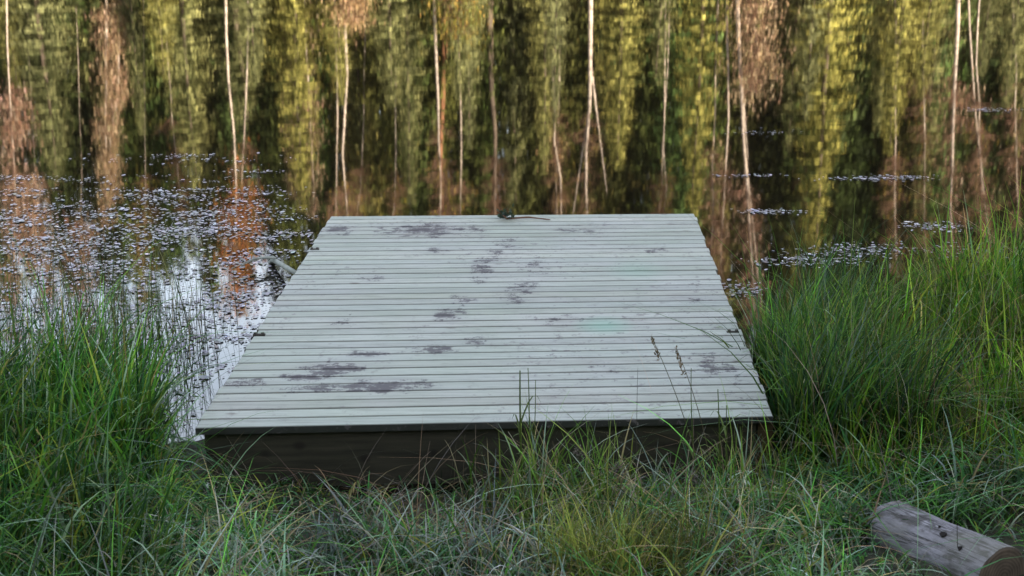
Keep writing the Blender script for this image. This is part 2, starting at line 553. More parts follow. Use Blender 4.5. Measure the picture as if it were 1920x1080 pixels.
# tall sedge left of the dock
def acc_left(x, y):
    lim = np.interp(y, [3.0, 3.7, 4.2, 4.6, 5.0], [-1.02, -1.08, -1.30, -1.42, -1.72])
    return (x < lim) & (x > -2.6) & (y > 3.0) & (y < 4.95) & clear_of_dock(x, y, .02)
n = 8000
P = clumped(n, 100, (-2.5, -1.0, 3.2, 4.9), .09, acc_left); n = len(P)
h = rng.uniform(.35, .72, n) * np.interp(P[:, 1], [3.2, 4.2, 4.9], [.62, .95, 1.0]) * np.interp(P[:, 0], [-2.0, -1.35, -1.0], [1.05, .85, .55])
field('tall_sedge', n, P[:, 0], P[:, 1], h, rng.uniform(.007, .017, n), rng.uniform(.02, .25, n), rng.gamma(1.6, .2, n), np.where(rng.uniform(0, 1, n) < .4, rng.uniform(.5, 1.15, n), rng.uniform(0, .4, n)),
      palette(n, GREEN, [4, 3, 4, 1, .5, 1.2]), az=rng.normal(.2, 1.5, n))
# tall grass right of the dock
def acc_right(x, y):
    lim = np.interp(x, [.9, 1.3, 1.7, 2.6, 4], [4.95, 5.2, 5.45, 5.9, 6.3])
    return (x > .99) & (y < lim) & (y > 3.4) & clear_of_dock(x, y, .03) & (y > 3.9 - .0 * x)
n = 12500
P = clumped(n, 170, (1.0, 3.4, 3.9, 6.1), .10, acc_right); n = len(P)
h = rng.uniform(.25, .72, n) * np.interp(P[:, 1], [3.8, 4.3, 5.2], [.5, .85, 1.05]) * np.interp(P[:, 0], [1.0, 1.5, 2.4], [.75, .9, 1.12])
field('tall_grass', n, P[:, 0], P[:, 1], h, rng.uniform(.006, .015, n), rng.uniform(.0, .2, n), rng.gamma(1.4, .15, n), np.where(rng.uniform(0, 1, n) < .22, rng.uniform(.5, 1.1, n), rng.uniform(0, .35, n)),
      palette(n, [(.12, .27, .022), (.18, .33, .03), (.05, .15, .022), (.29, .36, .045), (.36, .29, .10), (.20, .29, .17)], [4, 4, 3, 2, 1, .8]))
n = 3600
P = np.stack([rng.uniform(.99, 1.5, n), rng.uniform(4.15, 5.9, n)], 1)
P = P[(P[:, 0] > 1.0 + .02 * rng.uniform(0, 1, n)) & (P[:, 1] < 5.15 + 1.2 * (P[:, 0] - .98))]; n = len(P)
field('tall_grass', n, P[:, 0], P[:, 1], rng.uniform(.38, .72, n), rng.uniform(.006, .0125, n), rng.uniform(0, .25, n), rng.gamma(1.4, .2, n), rng.uniform(0, .7, n),
      palette(n, [(.06, .15, .02), (.09, .18, .03), (.03, .09, .03), (.14, .19, .035), (.11, .17, .12)], [4, 3, 4, 1, 1]), az=rng.normal(.3, 1.3, n))
# sparse blades standing in the shallow water beyond it
def acc_water(x, y):
    return (x > 1.15) & (y > 4.8) & (y < 7.6) & (rng.uniform(0, 1, len(x)) < np.interp(y, [4.8, 6.0, 7.6], [.9, .5, .2]))
n = 700
P = clumped(n, 60, (1.2, 3.6, 4.8, 7.0), .10, acc_water); n = len(P)
field('tall_grass', n, P[:, 0], P[:, 1], rng.uniform(.25, .5, n), rng.uniform(.003, .006, n), rng.uniform(0, .25, n), rng.gamma(1.3, .15, n), rng.uniform(0, .3, n),
      palette(n, GREEN, [3, 3, 2, 2, 2, 1]))
# thin stems in the water left
def acc_lw(x, y):
    return (x < -1.35) & (y > 4.6) & (y < 7.4) & (x > -3.2)
n = 900
P = clumped(n, 90, (-3.0, -1.35, 4.6, 6.2), .10, acc_lw); n = len(P)
field('tall_sedge', n, P[:, 0], P[:, 1], rng.uniform(.35, .92, n), rng.uniform(.0025, .006, n), rng.uniform(0, .2, n), rng.gamma(1.2, .1, n), rng.uniform(0, .2, n),
      palette(n, [(.06, .10, .04), (.12, .12, .06), (.2, .16, .08)], [3, 2, 1]))
# low grass in front of the dock and along the bottom
def acc_low(x, y):
    return (y > 2.75) & (y < 4.8) & (np.abs(x) < 2.4) & clear_of_dock(x, y, .0) & ((y < 4.18) | (x > 1.04))
n = 25000
P = clumped(n, 380, (-2.4, 2.4, 2.7, 4.6), .085, acc_low); n = len(P)
h = rng.gamma(5, .034, n) * np.interp(P[:, 1], [2.9, 3.5, 4.2], [1.15, 1.15, .95]) * np.interp(P[:, 0], [-1.2, -.6, .2, 2], [1.25, .6, .75, 1.1])
h = np.where((P[:, 1] > 3.72) & (P[:, 0] > -.98) & (P[:, 0] < .15), np.minimum(h, rng.uniform(.06, .12, n)), h)
field('low_grass', n, P[:, 0], P[:, 1], h, rng.uniform(.004, .012, n), rng.uniform(.05, .5, n), rng.gamma(2, .28, n), rng.uniform(.05, 1.1, n),
      palette(n, [(.10, .28, .045), (.045, .15, .045), (.17, .32, .16), (.30, .39, .31), (.25, .30, .05), (.36, .30, .15), (.42, .41, .38)], [4.5, 4, 3, 1.6, 1.8, 1, .5]))
# pale grey-blue blades, low left of centre
def acc_pale(x, y):
    return (y > 2.8) & (y < 4.0)
n = 620
P = clumped(n, 34, (-1.0, .15, 2.95, 3.75), .06, acc_pale); n = len(P)
field('low_grass', n, P[:, 0], P[:, 1], rng.uniform(.10, .22, n), rng.uniform(.008, .014, n), rng.uniform(.1, .5, n), rng.gamma(2, .2, n), rng.uniform(0, .5, n),
      palette(n, [(.30, .38, .34), (.44, .48, .47), (.16, .26, .19)], [3, 2, 2]))
# upright blades reaching over the front board, right of centre
n = 420
P = clumped(n, 26, (-.15, .98, 3.75, 4.15), .035, lambda x, y: (y < 4.17) & (y > 3.6) & (x > -.3) & (x < 1.05)); n = len(P)
field('low_grass', n, P[:, 0], P[:, 1], rng.uniform(.18, .44, n), rng.uniform(.004, .010, n), rng.uniform(0, .25, n), rng.gamma(1.5, .12, n), np.where(rng.uniform(0, 1, n) < .25, 1., .15),
      palette(n, [(.12, .24, .04), (.20, .28, .06), (.30, .38, .30), (.38, .31, .17)], [4, 2, 1.5, 1.5]))
# silvery and straw blades among the foreground green
n = 900
P = clumped(n, 70, (-1.2, 1.6, 2.95, 3.9), .07, lambda x, y: acc_low(x, y)); n = len(P)
field('low_grass', n, P[:, 0], P[:, 1], rng.uniform(.10, .26, n), rng.uniform(.004, .009, n), rng.uniform(.05, .5, n), rng.gamma(2, .25, n), rng.uniform(0, 1, n),
      palette(n, [(.40, .46, .42), (.44, .37, .24), (.30, .38, .28)], [3, 3, 2]))
# yellowish tuft at the bottom, right of centre
n = 900
P = np.stack([rng.normal(.36, .13, n), rng.normal(3.42, .10, n)], 1)
field('low_grass', n, P[:, 0], P[:, 1], rng.uniform(.14, .34, n), rng.uniform(.003, .006, n), rng.uniform(0, .35, n), rng.gamma(2, .12, n), rng.uniform(0, .3, n),
      palette(n, [(.20, .24, .045), (.30, .28, .07), (.13, .19, .045)], [3, 2, 2]))
# dry dead stems tangled through
n = 1700
P = clumped(n, 120, (-1.4, 2.4, 2.9, 4.7), .12, lambda x, y: acc_low(x, y) & (x > -1.2)); n = len(P)
field('dry_grass', n, P[:, 0], P[:, 1], rng.uniform(.12, .40, n), rng.uniform(.0022, .005, n), rng.uniform(.1, .8, n), rng.gamma(2, .3, n), rng.uniform(.1, .8, n),
      palette(n, [(.30, .23, .13), (.38, .33, .24), (.20, .13, .08), (.34, .31, .28)], [3, 2, 2, 1.5]))
n = 1500
P = clumped(n, 90, (1.1, 3.2, 4.0, 6.0), .15, acc_right); n = len(P)
field('dry_grass', n, P[:, 0], P[:, 1], rng.uniform(.3, .72, n), rng.uniform(.0018, .0035, n), rng.uniform(0, .35, n), rng.gamma(1.5, .2, n), rng.uniform(0, .4, n),
      palette(n, [(.30, .23, .13), (.38, .33, .24), (.24, .18, .09)], [3, 2, 2]))
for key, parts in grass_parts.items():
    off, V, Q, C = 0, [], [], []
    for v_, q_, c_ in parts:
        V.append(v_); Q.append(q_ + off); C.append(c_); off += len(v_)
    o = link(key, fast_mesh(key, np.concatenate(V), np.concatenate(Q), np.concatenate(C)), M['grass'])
    tag(o, kind='stuff', cat='grass', label={'tall_sedge': 'dense tall dark green sedge growing at the water left of the dock',
        'tall_grass': 'tall bright green grass growing along the right side of the dock',
        'low_grass': 'short tangled green and grey grass in front of the dock',
        'dry_grass': 'thin dry straw coloured grass stems tangled through the green grass'}[key])

# ------------------------------------------------------------------ leaves floating on the lake
def floating(n, dens_pts, name, label):
    ang = rng.uniform(0, 2 * math.pi, n)
    a = rng.lognormal(-4.8, .45, n); a = np.clip(a, .003, .02)
    asp = rng.uniform(.4, .85, n)
    k = 6
    th = np.linspace(0, 2 * math.pi, k + 1)[:-1][None, :]
    lx, ly = a[:, None] * np.cos(th), (a * asp)[:, None] * np.sin(th)
    X = dens_pts[:, 0:1] + lx * np.cos(ang)[:, None] - ly * np.sin(ang)[:, None]
    Y = dens_pts[:, 1:2] + lx * np.sin(ang)[:, None] + ly * np.cos(ang)[:, None]
    tx, ty = rng.normal(0, .05, n), rng.normal(0, .05, n)
    Z = .004 + rng.uniform(0, .003, n)[:, None] + tx[:, None] * lx + ty[:, None] * ly
    V = np.stack([X, Y, np.maximum(Z, .0025)], 2).reshape(-1, 3)
    b = (np.arange(n) * k)[:, None]
    q = np.concatenate([np.concatenate([b, b + 1, b + 2, b + 3], 1), np.concatenate([b, b + 3, b + 4, b + 5], 1)], 0)
    C = np.repeat(palette(n, [(.32, .31, .38), (.23, .22, .26), (.40, .39, .46), (.18, .17, .14)], [3, 2, 1.5, .5]), k, 0)  # lilac sheen of the reflected sky painted into the leaf colours
    o = link(name, fast_mesh(name, V, q, C), M['pad'])
    tag(o, label, 'floating leaves', kind='stuff')
m, nt, out = mat('floating_leaf')
at = N(nt, 'ShaderNodeAttribute', attribute_name='col')
p = N(nt, 'ShaderNodeBsdfPrincipled'); p.inputs['Roughness'].default_value = .38; p.inputs['Specular IOR Level'].default_value = .6
L(nt, at.outputs['Color'], p.inputs['Base Color']); L(nt, p.outputs[0], out.inputs[0]); M['pad'] = m

def patch(n, px0, px1, py0, py1, nc, sx, sy, wfun=None):
    """clusters on the water between these limits, seen along streaks"""
    cs = []
    while len(cs) < nc:
        px, py = rng.uniform(px0, px1), rng.uniform(py0, py1)
        if wfun is None or rng.uniform() < wfun(px, py):
            cs.append(on_z(px, py, 0)[:2])
    cs = np.array(cs)
    pnt = cs[rng.integers(0, nc, n)] + rng.normal(0, 1, (n, 2)) * np.array([sx, sy])
    return pnt
def wl(px, py):
    w = np.interp(py, [320, 350, 420, 520, 600, 700, 800], [.1, .8, 1, .8, .7, .25, .1])
    if px > np.interp(py, [330, 430, 520, 600, 760], [480, 560, 530, 480, 380]): w *= .05
    return w
pts = [patch(9000, -60, 560, 330, 800, 420, .12, .03, wl), patch(330, 300, 470, 560, 830, 60, .05, .03, wl)]
for (px, py, n_, sx, sy) in ((1445, 398, 130, .10, .03), (1410, 330, 60, .12, .03), (1640, 336, 150, .18, .03), (1690, 332, 70, .1, .03), (1750, 425, 120, .12, .05),
                             (1855, 207, 120, .12, .05), (1520, 490, 260, .16, .07), (1600, 470, 200, .2, .08), (1157, 366, 26, .03, .012), (1380, 545, 120, .08, .08),
                             (1430, 250, 40, .2, .05), (1800, 470, 120, .3, .1), (330, 300, 100, .4, .08), (350, 292, 50, .15, .03), (480, 322, 40, .12, .03)):
    cpt = on_z(px, py, 0)[:2]
    pts.append(cpt + rng.normal(0, 1, (n_, 2)) * np.array([sx, sy]))
pts = np.concatenate(pts)
pts = pts[clear_of_dock(pts[:, 0], pts[:, 1], .03)]
floating(len(pts), pts, 'floating_leaves', 'pale lilac grey leaves and scum floating on the lake left of the dock')

# ------------------------------------------------------------------ trees of the far shore
def kite(base, tip, side, wid):
    mid = base * .45 + tip * .55
    return [base, mid + side * wid, tip, mid - side * wid]

def spruce_mesh(H, Rb, seed, dens=1.0, h0=.06, size=1.0):
    r = np.random.default_rng(seed)
    V, C = [], []
    z = H * h0 + .2
    while z < H - .05:
        k = 1 - z / H
        nb = int(r.integers(10, 16))
        for _ in range(nb):
            a = r.uniform(0, 2 * math.pi)
            Lb = Rb * (k ** .75) * r.uniform(.55, 1.15) + .10
            if r.uniform() < .06: Lb *= .4
            d = np.array([math.cos(a), math.sin(a), 0])
            sag = r.uniform(.15, .5)
            ns = max(3, int(Lb / .075 * dens))
            tone = r.lognormal(0, .22)
            for s_ in range(ns):
                t = (s_ + r.uniform(0, 1)) / ns
                base = d * Lb * t + np.array([0, 0, z - sag * Lb * t * (1 - .4 * t)])
                base = base + r.normal(0, .03, 3)
                sd = np.array([-d[1], d[0], 0]) * r.choice([-1, 1])
                dirv = d * r.uniform(.1, .8) + sd * r.uniform(0, .6) + np.array([0, 0, r.uniform(-1.5, .05)])
                dirv /= np.linalg.norm(dirv)
                ln = r.uniform(.065, .155) * size
                side = np.cross(dirv, d * .7 + np.array([0, 0, .6]) + r.normal(0, .3, 3)); side /= np.linalg.norm(side) + 1e-9
                V += kite(base, base + dirv * ln, side, ln * r.uniform(.13, .22))
                g = tone * r.lognormal(0, .10)
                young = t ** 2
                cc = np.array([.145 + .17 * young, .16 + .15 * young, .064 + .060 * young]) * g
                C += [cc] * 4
        z += r.uniform(.14, .27)
    V, C = np.array(V), np.clip(np.array(C), .004, .8)
    q = np.arange(len(V)).reshape(-1, 4)
    return V, q, C

def trunk_pts(H, lean, seed, n=9, wob=.06):
    r = np.random.default_rng(seed)
    t = np.linspace(0, 1, n)
    w = np.cumsum(r.normal(0, wob, (n, 2)), 0) * t[:, None]
    return np.stack([lean * t * H * .05 + w[:, 0], w[:, 1], t * H - .15], 1)

def leaf_cloud(n, centers, spread, size, cols, wts, r):
    V, C = [], []
    pc = palette(n, cols, wts, .22)
    for i_ in range(n):
        b_ = centers[r.integers(0, len(centers))] + r.normal(0, 1, 3) * spread
        d_ = r.normal(0, 1, 3) + np.array([0, 0, -.4]); d_ /= np.linalg.norm(d_)
        s_ = np.cross(d_, r.normal(0, 1, 3)); s_ /= np.linalg.norm(s_) + 1e-9
        l_ = size * r.uniform(.7, 1.7)
        V += kite(b_, b_ + d_ * l_, s_, l_ * .34)
        C += [pc[i_]] * 4
    return np.array(V), np.arange(n * 4).reshape(-1, 4), np.array(C)

def birch(seed, H, rad, lean=0, fork=False, cols=None, wts=None, leaves=500, low=.5, twigs=60, twig_l=1.0, spread=.22, bare_low=0):
    """returns trunk mesh, twig mesh, leaf mesh"""
    r = np.random.default_rng(seed)
    tp = trunk_pts(H, lean, seed, wob=.10)
    tr = MB()
    tr.tube(tp, np.linspace(rad, rad * .22, len(tp)), 8)
    cents = []
    if fork:
        for f_ in range(2):
            i0 = int(r.integers(2, 5)); a = r.uniform(-.9, .9) + (math.pi if r.uniform() < .5 else 0)
            p0 = tp[i0]; ln = H * r.uniform(.3, .45)
            br = np.array([p0 + np.array([math.cos(a) * .16, math.sin(a) * .16, 1]) * ln * t for t in np.linspace(0, 1, 5)])
            tr.tube(br, np.linspace(rad * .5, rad * .15, 5), 6)
    tw = MB()
    for _ in range(twigs):
        t = r.uniform(low, .99) if r.uniform() > bare_low else r.uniform(.1, low)
        i0 = t * (len(tp) - 1); k = int(i0); p0 = tp[k] + (tp[min(k + 1, len(tp) - 1)] - tp[k]) * (i0 - k)
        a = r.uniform(0, 2 * math.pi)
        ln = twig_l * r.uniform(.5, 1.2) * (1.15 - t * .6)
        d = np.array([math.cos(a) * .7, math.sin(a) * .7, r.uniform(.35, .9)])
        pts_ = [p0 + d * ln * s + np.array([0, 0, -.25 * ln * s * s]) for s in np.linspace(0, 1, 4)]
        tw.tube(pts_, np.linspace(.018, .006, 4), 3, cap=False)
        for s in (.35, .6, .8, 1.0):
            q0 = p0 + d * ln * s + np.array([0, 0, -.25 * ln * s * s]); cents.append(q0)
            for __ in range(2):
                d2 = r.normal(0, 1, 3); d2[2] = abs(d2[2]) * .4 - .2; d2 /= np.linalg.norm(d2)
                tw.tube([q0, q0 + d2 * .3 * twig_l], (.007, .004), 3, cap=False)
    cents = np.array(cents)
    lv = leaf_cloud(leaves, cents, spread, .085, cols, wts, r) if leaves else None
    return tr.mesh('trunk', True), tw.mesh('twigs'), lv

YEL = [(.30, .24, .05), (.22, .22, .05), (.36, .24, .06), (.14, .16, .04)]
ORA = [(.50, .20, .06), (.42, .15, .05), (.48, .26, .10), (.30, .11, .05)]
TAN = [(.48, .35, .22), (.40, .28, .17), (.54, .41, .27), (.28, .20, .12)]
PNK = [(.46, .31, .22), (.38, .22, .15), (.52, .38, .29)]

def place_tree(root, meshes):
    for nm, me, m_ in meshes:
        if me is not None:
            link(nm, me, m_, root)

SPR = []
for s in range(5):
    Hh = 9.0
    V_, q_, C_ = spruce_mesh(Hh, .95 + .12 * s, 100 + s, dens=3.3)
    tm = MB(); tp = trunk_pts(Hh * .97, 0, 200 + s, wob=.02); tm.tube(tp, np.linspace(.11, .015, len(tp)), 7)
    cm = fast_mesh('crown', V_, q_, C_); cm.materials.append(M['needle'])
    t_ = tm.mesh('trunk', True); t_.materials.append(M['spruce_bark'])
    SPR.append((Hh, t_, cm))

def spruce(px, ytip, D, width, label, v):
    """spruce whose mirrored tip lies at px, ytip; width in photo pixels near the top of the picture"""
    X, Zt = mirrored(px, ytip, D)
    g0 = float(gz(X, D))
    Hh, t_, cm = SPR[v % 5]
    Ht = Zt - g0
    root = tag(empty('spruce_tree', (X, D, g0), random.uniform(0, 6.28)), label, 'spruce')
    sxy = (width / F * D / 2) / (.98 + .12 * (v % 5)) * 1.05 * random.uniform(.85, 1.35)
    root.scale = (sxy, sxy, Ht / Hh)
    link('trunk', t_, None, root); link('crown', cm, None, root)
    return root

SPRUCES = [
 (30, 165, 46, 95, 'small spruce mirrored at the far left edge of the lake'),
 (108, 345, 45.5, 125, 'green spruce mirrored above the floating leaves, left of the brown-barked trunks'),
 (180, 230, 48, 100, 'yellow green spruce mirrored between the leftmost spruces and tall pale trunk'),
 (268, 265, 47, 80, 'slim spruce mirrored just right of the tan double trunk'),
 (368, 365, 45, 115, 'slender light green spruce mirrored left of the brightest white birch stem'),
 (455, 240, 46, 130, 'wide crowned spruce mirrored above the white birch stem left of the dock'),
 (570, 395, 45.5, 135, 'golden spruce mirrored above the far left corner of the dock'),
 (680, 390, 49, 90, 'dim spruce mirrored above the left part of the dock'),
 (772, 395, 46.5, 100, 'light spruce mirrored left of the red barked pine'),
 (880, 285, 45.5, 95, 'green spruce mirrored right of the red barked pine'),
 (960, 400, 49, 110, 'dusky spruce mirrored above the leafy sprig on the dock'),
 (1020, 330, 47, 105, 'ragged spruce mirrored left of the thick white birch'),
 (1158, 325, 45, 125, 'pointed bright spruce mirrored right of the thick white birch'),
 (1300, 415, 44.5, 135, 'broad dense spruce mirrored above the far right corner of the dock'),
 (1475, 300, 48, 95, 'shaded spruce mirrored right of the tan bushy alder'),
 (1520, 480, 45, 120, 'tall spruce mirrored above the grass right of the dock'),
 (1575, 260, 48.5, 100, 'dark spruce mirrored between two green spruces on the right'),
 (1645, 250, 46, 110, 'yellowish spruce mirrored right of the tallest right hand spruce'),
 (1838, 150, 46, 70, 'short pale spruce mirrored right of the mottled birch'),
 (1905, 300, 47, 100, 'spruce mirrored at the far right edge of the lake'),
 (1720, 400, 48, 90, 'dull spruce mirrored left of the mottled birch'),
 (640, 200, 44.2, 90, 'young spruce mirrored above the leaning white birch stem'),
 (735, 205, 44.3, 95, 'young spruce mirrored above the straight thin birch stem'),
 (860, 195, 44.2, 80, 'young spruce mirrored over the red pine and thin white birch'),
 (1040, 235, 44.3, 100, 'bushy spruce mirrored left of the thick white birch'),
 (1235, 160, 44.4, 80, 'small spruce mirrored at the head of the dark gap'),
 (1665, 290, 44.2, 85, 'light green spruce mirrored above the crooked white birch'),
 (1725, 190, 44.5, 80, 'small green spruce mirrored above the broken pale birch'),
 (1885, 210, 44.4, 80, 'young spruce mirrored above the dull birch at the right edge'),
 (480, 160, 43.9, 90, 'low spruce mirrored over the grey slim birch'),
 (560, 150, 44.6, 90, 'low golden spruce mirrored over two pale birches'),
 (310, 150, 44.6, 80, 'low spruce mirrored at the head of the dark gap left of the dock'),
 (1510, 230, 44.3, 110, 'young spruce mirrored within the tall right hand spruce'),
 (1420, 60, 43.6, 60, 'smallest spruce mirrored beneath the tan bushy alder'),
]
for k, (px, yt, D, w, lab) in enumerate(SPRUCES):
    spruce(px, yt, D, w, lab, k)

def birch_at(px0, px1, yend, D, wpx, label, seed, name='birch_tree', cat='birch', bark='birch_bark', **kw):
    if 44.7 <= D < 47: D += 2.2
    X0, _ = mirrored(px0, 0, D)
    X1, Zt = mirrored(px1, yend, D)
    g0 = float(gz(X0, D))
    H = Zt - g0
    rad = wpx / F * D / 2 * .8
    kw.setdefault('leaves', 260)
    kw.setdefault('cols', YEL); kw.setdefault('wts', [1] * len(kw['cols']))
    tr, tw, lv = birch(seed, H, rad, lean=(X1 - X0) / (H * .05), **kw)
    root = tag(empty(name, (X0, D, g0)), label, cat)
    link('trunk', tr, M[bark], root)
    link('twigs', tw, M['twig'], root)
    if lv is not None:
        link('crown', fast_mesh('crown', *lv), M['leaf'], root)
    return root

BIRCH = [
 (207, 212, 420, 44.8, 9, 'tall pale birch with tan twigs mirrored left of the dark forest gap', dict(cols=TAN, leaves=2600, spread=.16, low=.2, twigs=90, twig_l=.7)),
 (232, 236, 350, 45, 7, 'tan leaved birch mirrored close beside a tall pale stem', dict(cols=TAN, leaves=2600, spread=.16, low=.15, twigs=90, twig_l=.6)),
 (430, 446, 590, 44, 8, 'bright white slender birch with orange crown mirrored left of the dock', dict(cols=ORA, leaves=2800, low=.66, twigs=80, twig_l=1.25, spread=.3)),
 (470, 482, 500, 44.6, 6, 'grey slim birch mirrored beside the bright white birch', dict(cols=ORA, leaves=200, low=.6, twigs=60)),
 (553, 558, 400, 45, 7, 'pale birch with light tan twigs mirrored through the golden spruce', dict(cols=TAN, leaves=1500, spread=.16, low=.15, twigs=90, twig_l=.7)),
 (572, 576, 420, 44.7, 7, 'second pale birch mirrored through the golden spruce', dict(cols=TAN, leaves=1300, spread=.16, low=.15, twigs=80, twig_l=.6)),
 (632, 630, 520, 45, 6, 'thin birch mirrored beyond the far left corner of the dock', dict(low=.7)),
 (648, 660, 520, 44.5, 10, 'leaning white birch mirrored right of the far left dock corner', dict(low=.7)),
 (744, 744, 520, 45, 6, 'straight thin pale birch mirrored above the dock left of the pine', dict(low=.65)),
 (692, 695, 500, 46, 5, 'faint grey birch mirrored in the dim forest above the dock', dict(low=.65)),
 (814, 818, 480, 44.6, 10, 'cream birch stem mirrored against the red barked pine', dict(low=.55, cols=YEL)),
 (858, 861, 520, 44.8, 7, 'thin white birch mirrored just right of the red barked pine', dict(low=.7)),
 (1034, 1030, 480, 46, 10, 'blotchy pale birch mirrored left of the thick white birch', dict(low=.5, cols=TAN)),
 (1052, 1050, 480, 46.5, 8, 'short pale birch mirrored close left of the thick white birch', dict(low=.5)),
 (1106, 1106, 520, 43.8, 14, 'thick white birch with upswept side branches mirrored above the dock', dict(low=.5, fork=True, twigs=50)),
 (1243, 1245, 500, 45, 6, 'thin white birch mirrored in the dark gap left of the broad spruce', dict(low=.7)),
 (1255, 1256, 500, 45.3, 5, 'grey birch mirrored beside a thin white stem in the dark gap', dict(low=.7)),
 (1358, 1352, 560, 44, 8, 'straight thin white birch mirrored just beyond the right dock corner', dict(low=.62, cols=PNK, leaves=300)),
 (1372, 1398, 620, 43.6, 12, 'leaning white birch with forked stem mirrored right of the dock corner', dict(low=.62, fork=True, cols=PNK, leaves=500, twigs=80)),
 (1342, 1330, 560, 44.6, 7, 'pinkish birch mirrored behind the right corner of the dock', dict(low=.55, cols=PNK, leaves=400)),
 (1664, 1668, 520, 44.6, 7, 'crooked white birch mirrored above the tall grass at right', dict(low=.6)),
 (1724, 1728, 480, 45, 6, 'broken pale birch mirrored between dull spruces at right', dict(low=.4, twigs=80)),
 (1782, 1798, 560, 43.9, 13, 'mottled thick birch with red brown twigs mirrored at right', dict(low=.35, cols=PNK, leaves=350, twigs=110)),
 (1800, 1812, 540, 44.3, 6, 'thin birch mirrored close behind the mottled thick birch', dict(low=.4, cols=PNK, leaves=200, twigs=80)),
 (1828, 1830, 500, 44.6, 6, 'slim pale birch mirrored right of the mottled thick birch', dict(low=.5)),
 (1888, 1898, 480, 44.8, 6, 'dull birch mirrored near the right edge of the lake', dict(low=.4, cols=PNK, leaves=200)),
 (24, 34, 640, 44.6, 5, 'pinkish birch mirrored at the left edge behind the reeds', dict(low=.35, cols=PNK, leaves=3000, twigs=110)),
 (60, 75, 680, 47.4, 2, 'birch with salmon leaves mirrored among the floating leaves at left', dict(low=.5, cols=PNK, leaves=3000, twigs=90)),
 (150, 160, 690, 47.4, 2, 'pale pink birch mirrored through the floating leaves above the sedge', dict(low=.6, cols=PNK, leaves=3000, twigs=90)),
 (275, 285, 640, 47.4, 2, 'bare birch mirrored through the densest floating leaves', dict(low=.55, cols=YEL, leaves=600, twigs=80)),
 (310, 318, 420, 46, 5, 'grey stem mirrored in the dark forest gap left of the dock', dict(low=.6)),
 (1505, 1512, 520, 46, 5, 'hidden pale birch mirrored behind the tall right hand spruce', dict(low=.6)),
]
for k, (p0, p1, ye, D, w, lab, kw) in enumerate(BIRCH):
    birch_at(p0, p1, ye, D, w, lab, 300 + k, **kw)
birch_at(835, 836, 420, 45.6, 20, 'red barked pine with thick straight trunk mirrored above the dock', 400, 'pine_tree', 'pine', 'pine_bark', low=.75, twigs=40, leaves=0)
birch_at(918, 922, 440, 46, 20, 'dark thick trunked pine mirrored above the sprig on the dock', 401, 'pine_tree', 'pine', 'spruce_bark', low=.7, twigs=60, leaves=0)
for (px, yt, D, cols, lab, sd, sp_) in ((1408, 175, 43.8, TAN, 'bushy tan leaved alder mirrored right of the broad spruce', 410, .42),
                                   (655, 40, 44, TAN, 'small greyish alder mirrored in the dark gap above the dock', 411, .3),
                                   (850, 60, 44.4, YEL, 'low yellow leaved willow mirrored above the red barked pine', 412, .4)):
    birch_at(px, px, yt, D, 6, lab, sd, 'alder_tree' if cols is TAN else 'willow_tree', 'alder' if cols is TAN else 'willow', 'spruce_bark', low=.3, twigs=110, leaves=2600, spread=sp_, cols=cols, twig_l=.9)

# the wood behind, one mass
V_all, Q_all, C_all, off = [], [], [], 0
low = [spruce_mesh(9.0, 1.05 + .15 * s, 500 + s, dens=1.1, size=1.7) for s in range(4)]
nb = 0
for row, D0 in enumerate((49, 51, 53.5, 57, 62, 68)):
    xm = D0 * .46
    x = -xm
    while x < xm:
        x += random.uniform(.7, 1.5) * (1 + row * .18)
        y = D0 + random.uniform(-1.3, 1.3)
        v_, q_, c_ = low[random.randrange(4)]
        Ht = (random.uniform(19, 28) if row > 1 else random.uniform(13, 20)) if row else random.uniform(8, 16)
        g_ = float(gz(x, y)); Ht = min(Ht, y * math.tan(R(18.8 if x < -.17 * y else 26) + random.uniform(-.03, .02)) - 2.15 - g_)
        a = random.uniform(0, 6.28); s = random.uniform(1.15, 1.8)
        ca, sa = math.cos(a) * s, math.sin(a) * s
        w = np.stack([v_[:, 0] * ca - v_[:, 1] * sa + x, v_[:, 0] * sa + v_[:, 1] * ca + y, v_[:, 2] * Ht / 9 + float(gz(x, y))], 1)
        V_all.append(w); Q_all.append(q_ + off); off += len(w)
        C_all.append(np.clip(c_ * np.array([random.uniform(.55, 1.0), random.uniform(.85, 1.15), 1]) * random.uniform(.16, .62) * (.75 if row == 0 else 1), 0, .8))
        nb += 1
wood = link('forest', fast_mesh('forest', np.concatenate(V_all), np.concatenate(Q_all), np.concatenate(C_all)), M['needle'])
tag(wood, 'dense dark spruce forest mirrored behind the shoreline trees', 'forest', kind='stuff')
# the wooded bank behind the photographer, which keeps the sun off the dock
V_all, Q_all, off = [], [], 0
C_all = []
for _ in range(70):
    x, y = random.uniform(-32, 32), random.uniform(-22, -9)
    v_, q_, c_ = low[random.randrange(4)]
    Ht = random.uniform(5, 8); s = random.uniform(1.3, 2)
    w = np.stack([v_[:, 0] * s + x, v_[:, 1] * s + y, v_[:, 2] * Ht / 9 + float(gz(x, y))], 1)
    V_all.append(w); Q_all.append(q_ + off); off += len(w); C_all.append(c_)
tag(link('bank_forest', fast_mesh('bank_forest', np.concatenate(V_all), np.concatenate(Q_all), np.concatenate(C_all)), M['needle']),
    'spruce forest on the bank above the near shore', 'forest', kind='stuff')
print('forest trees', nb)

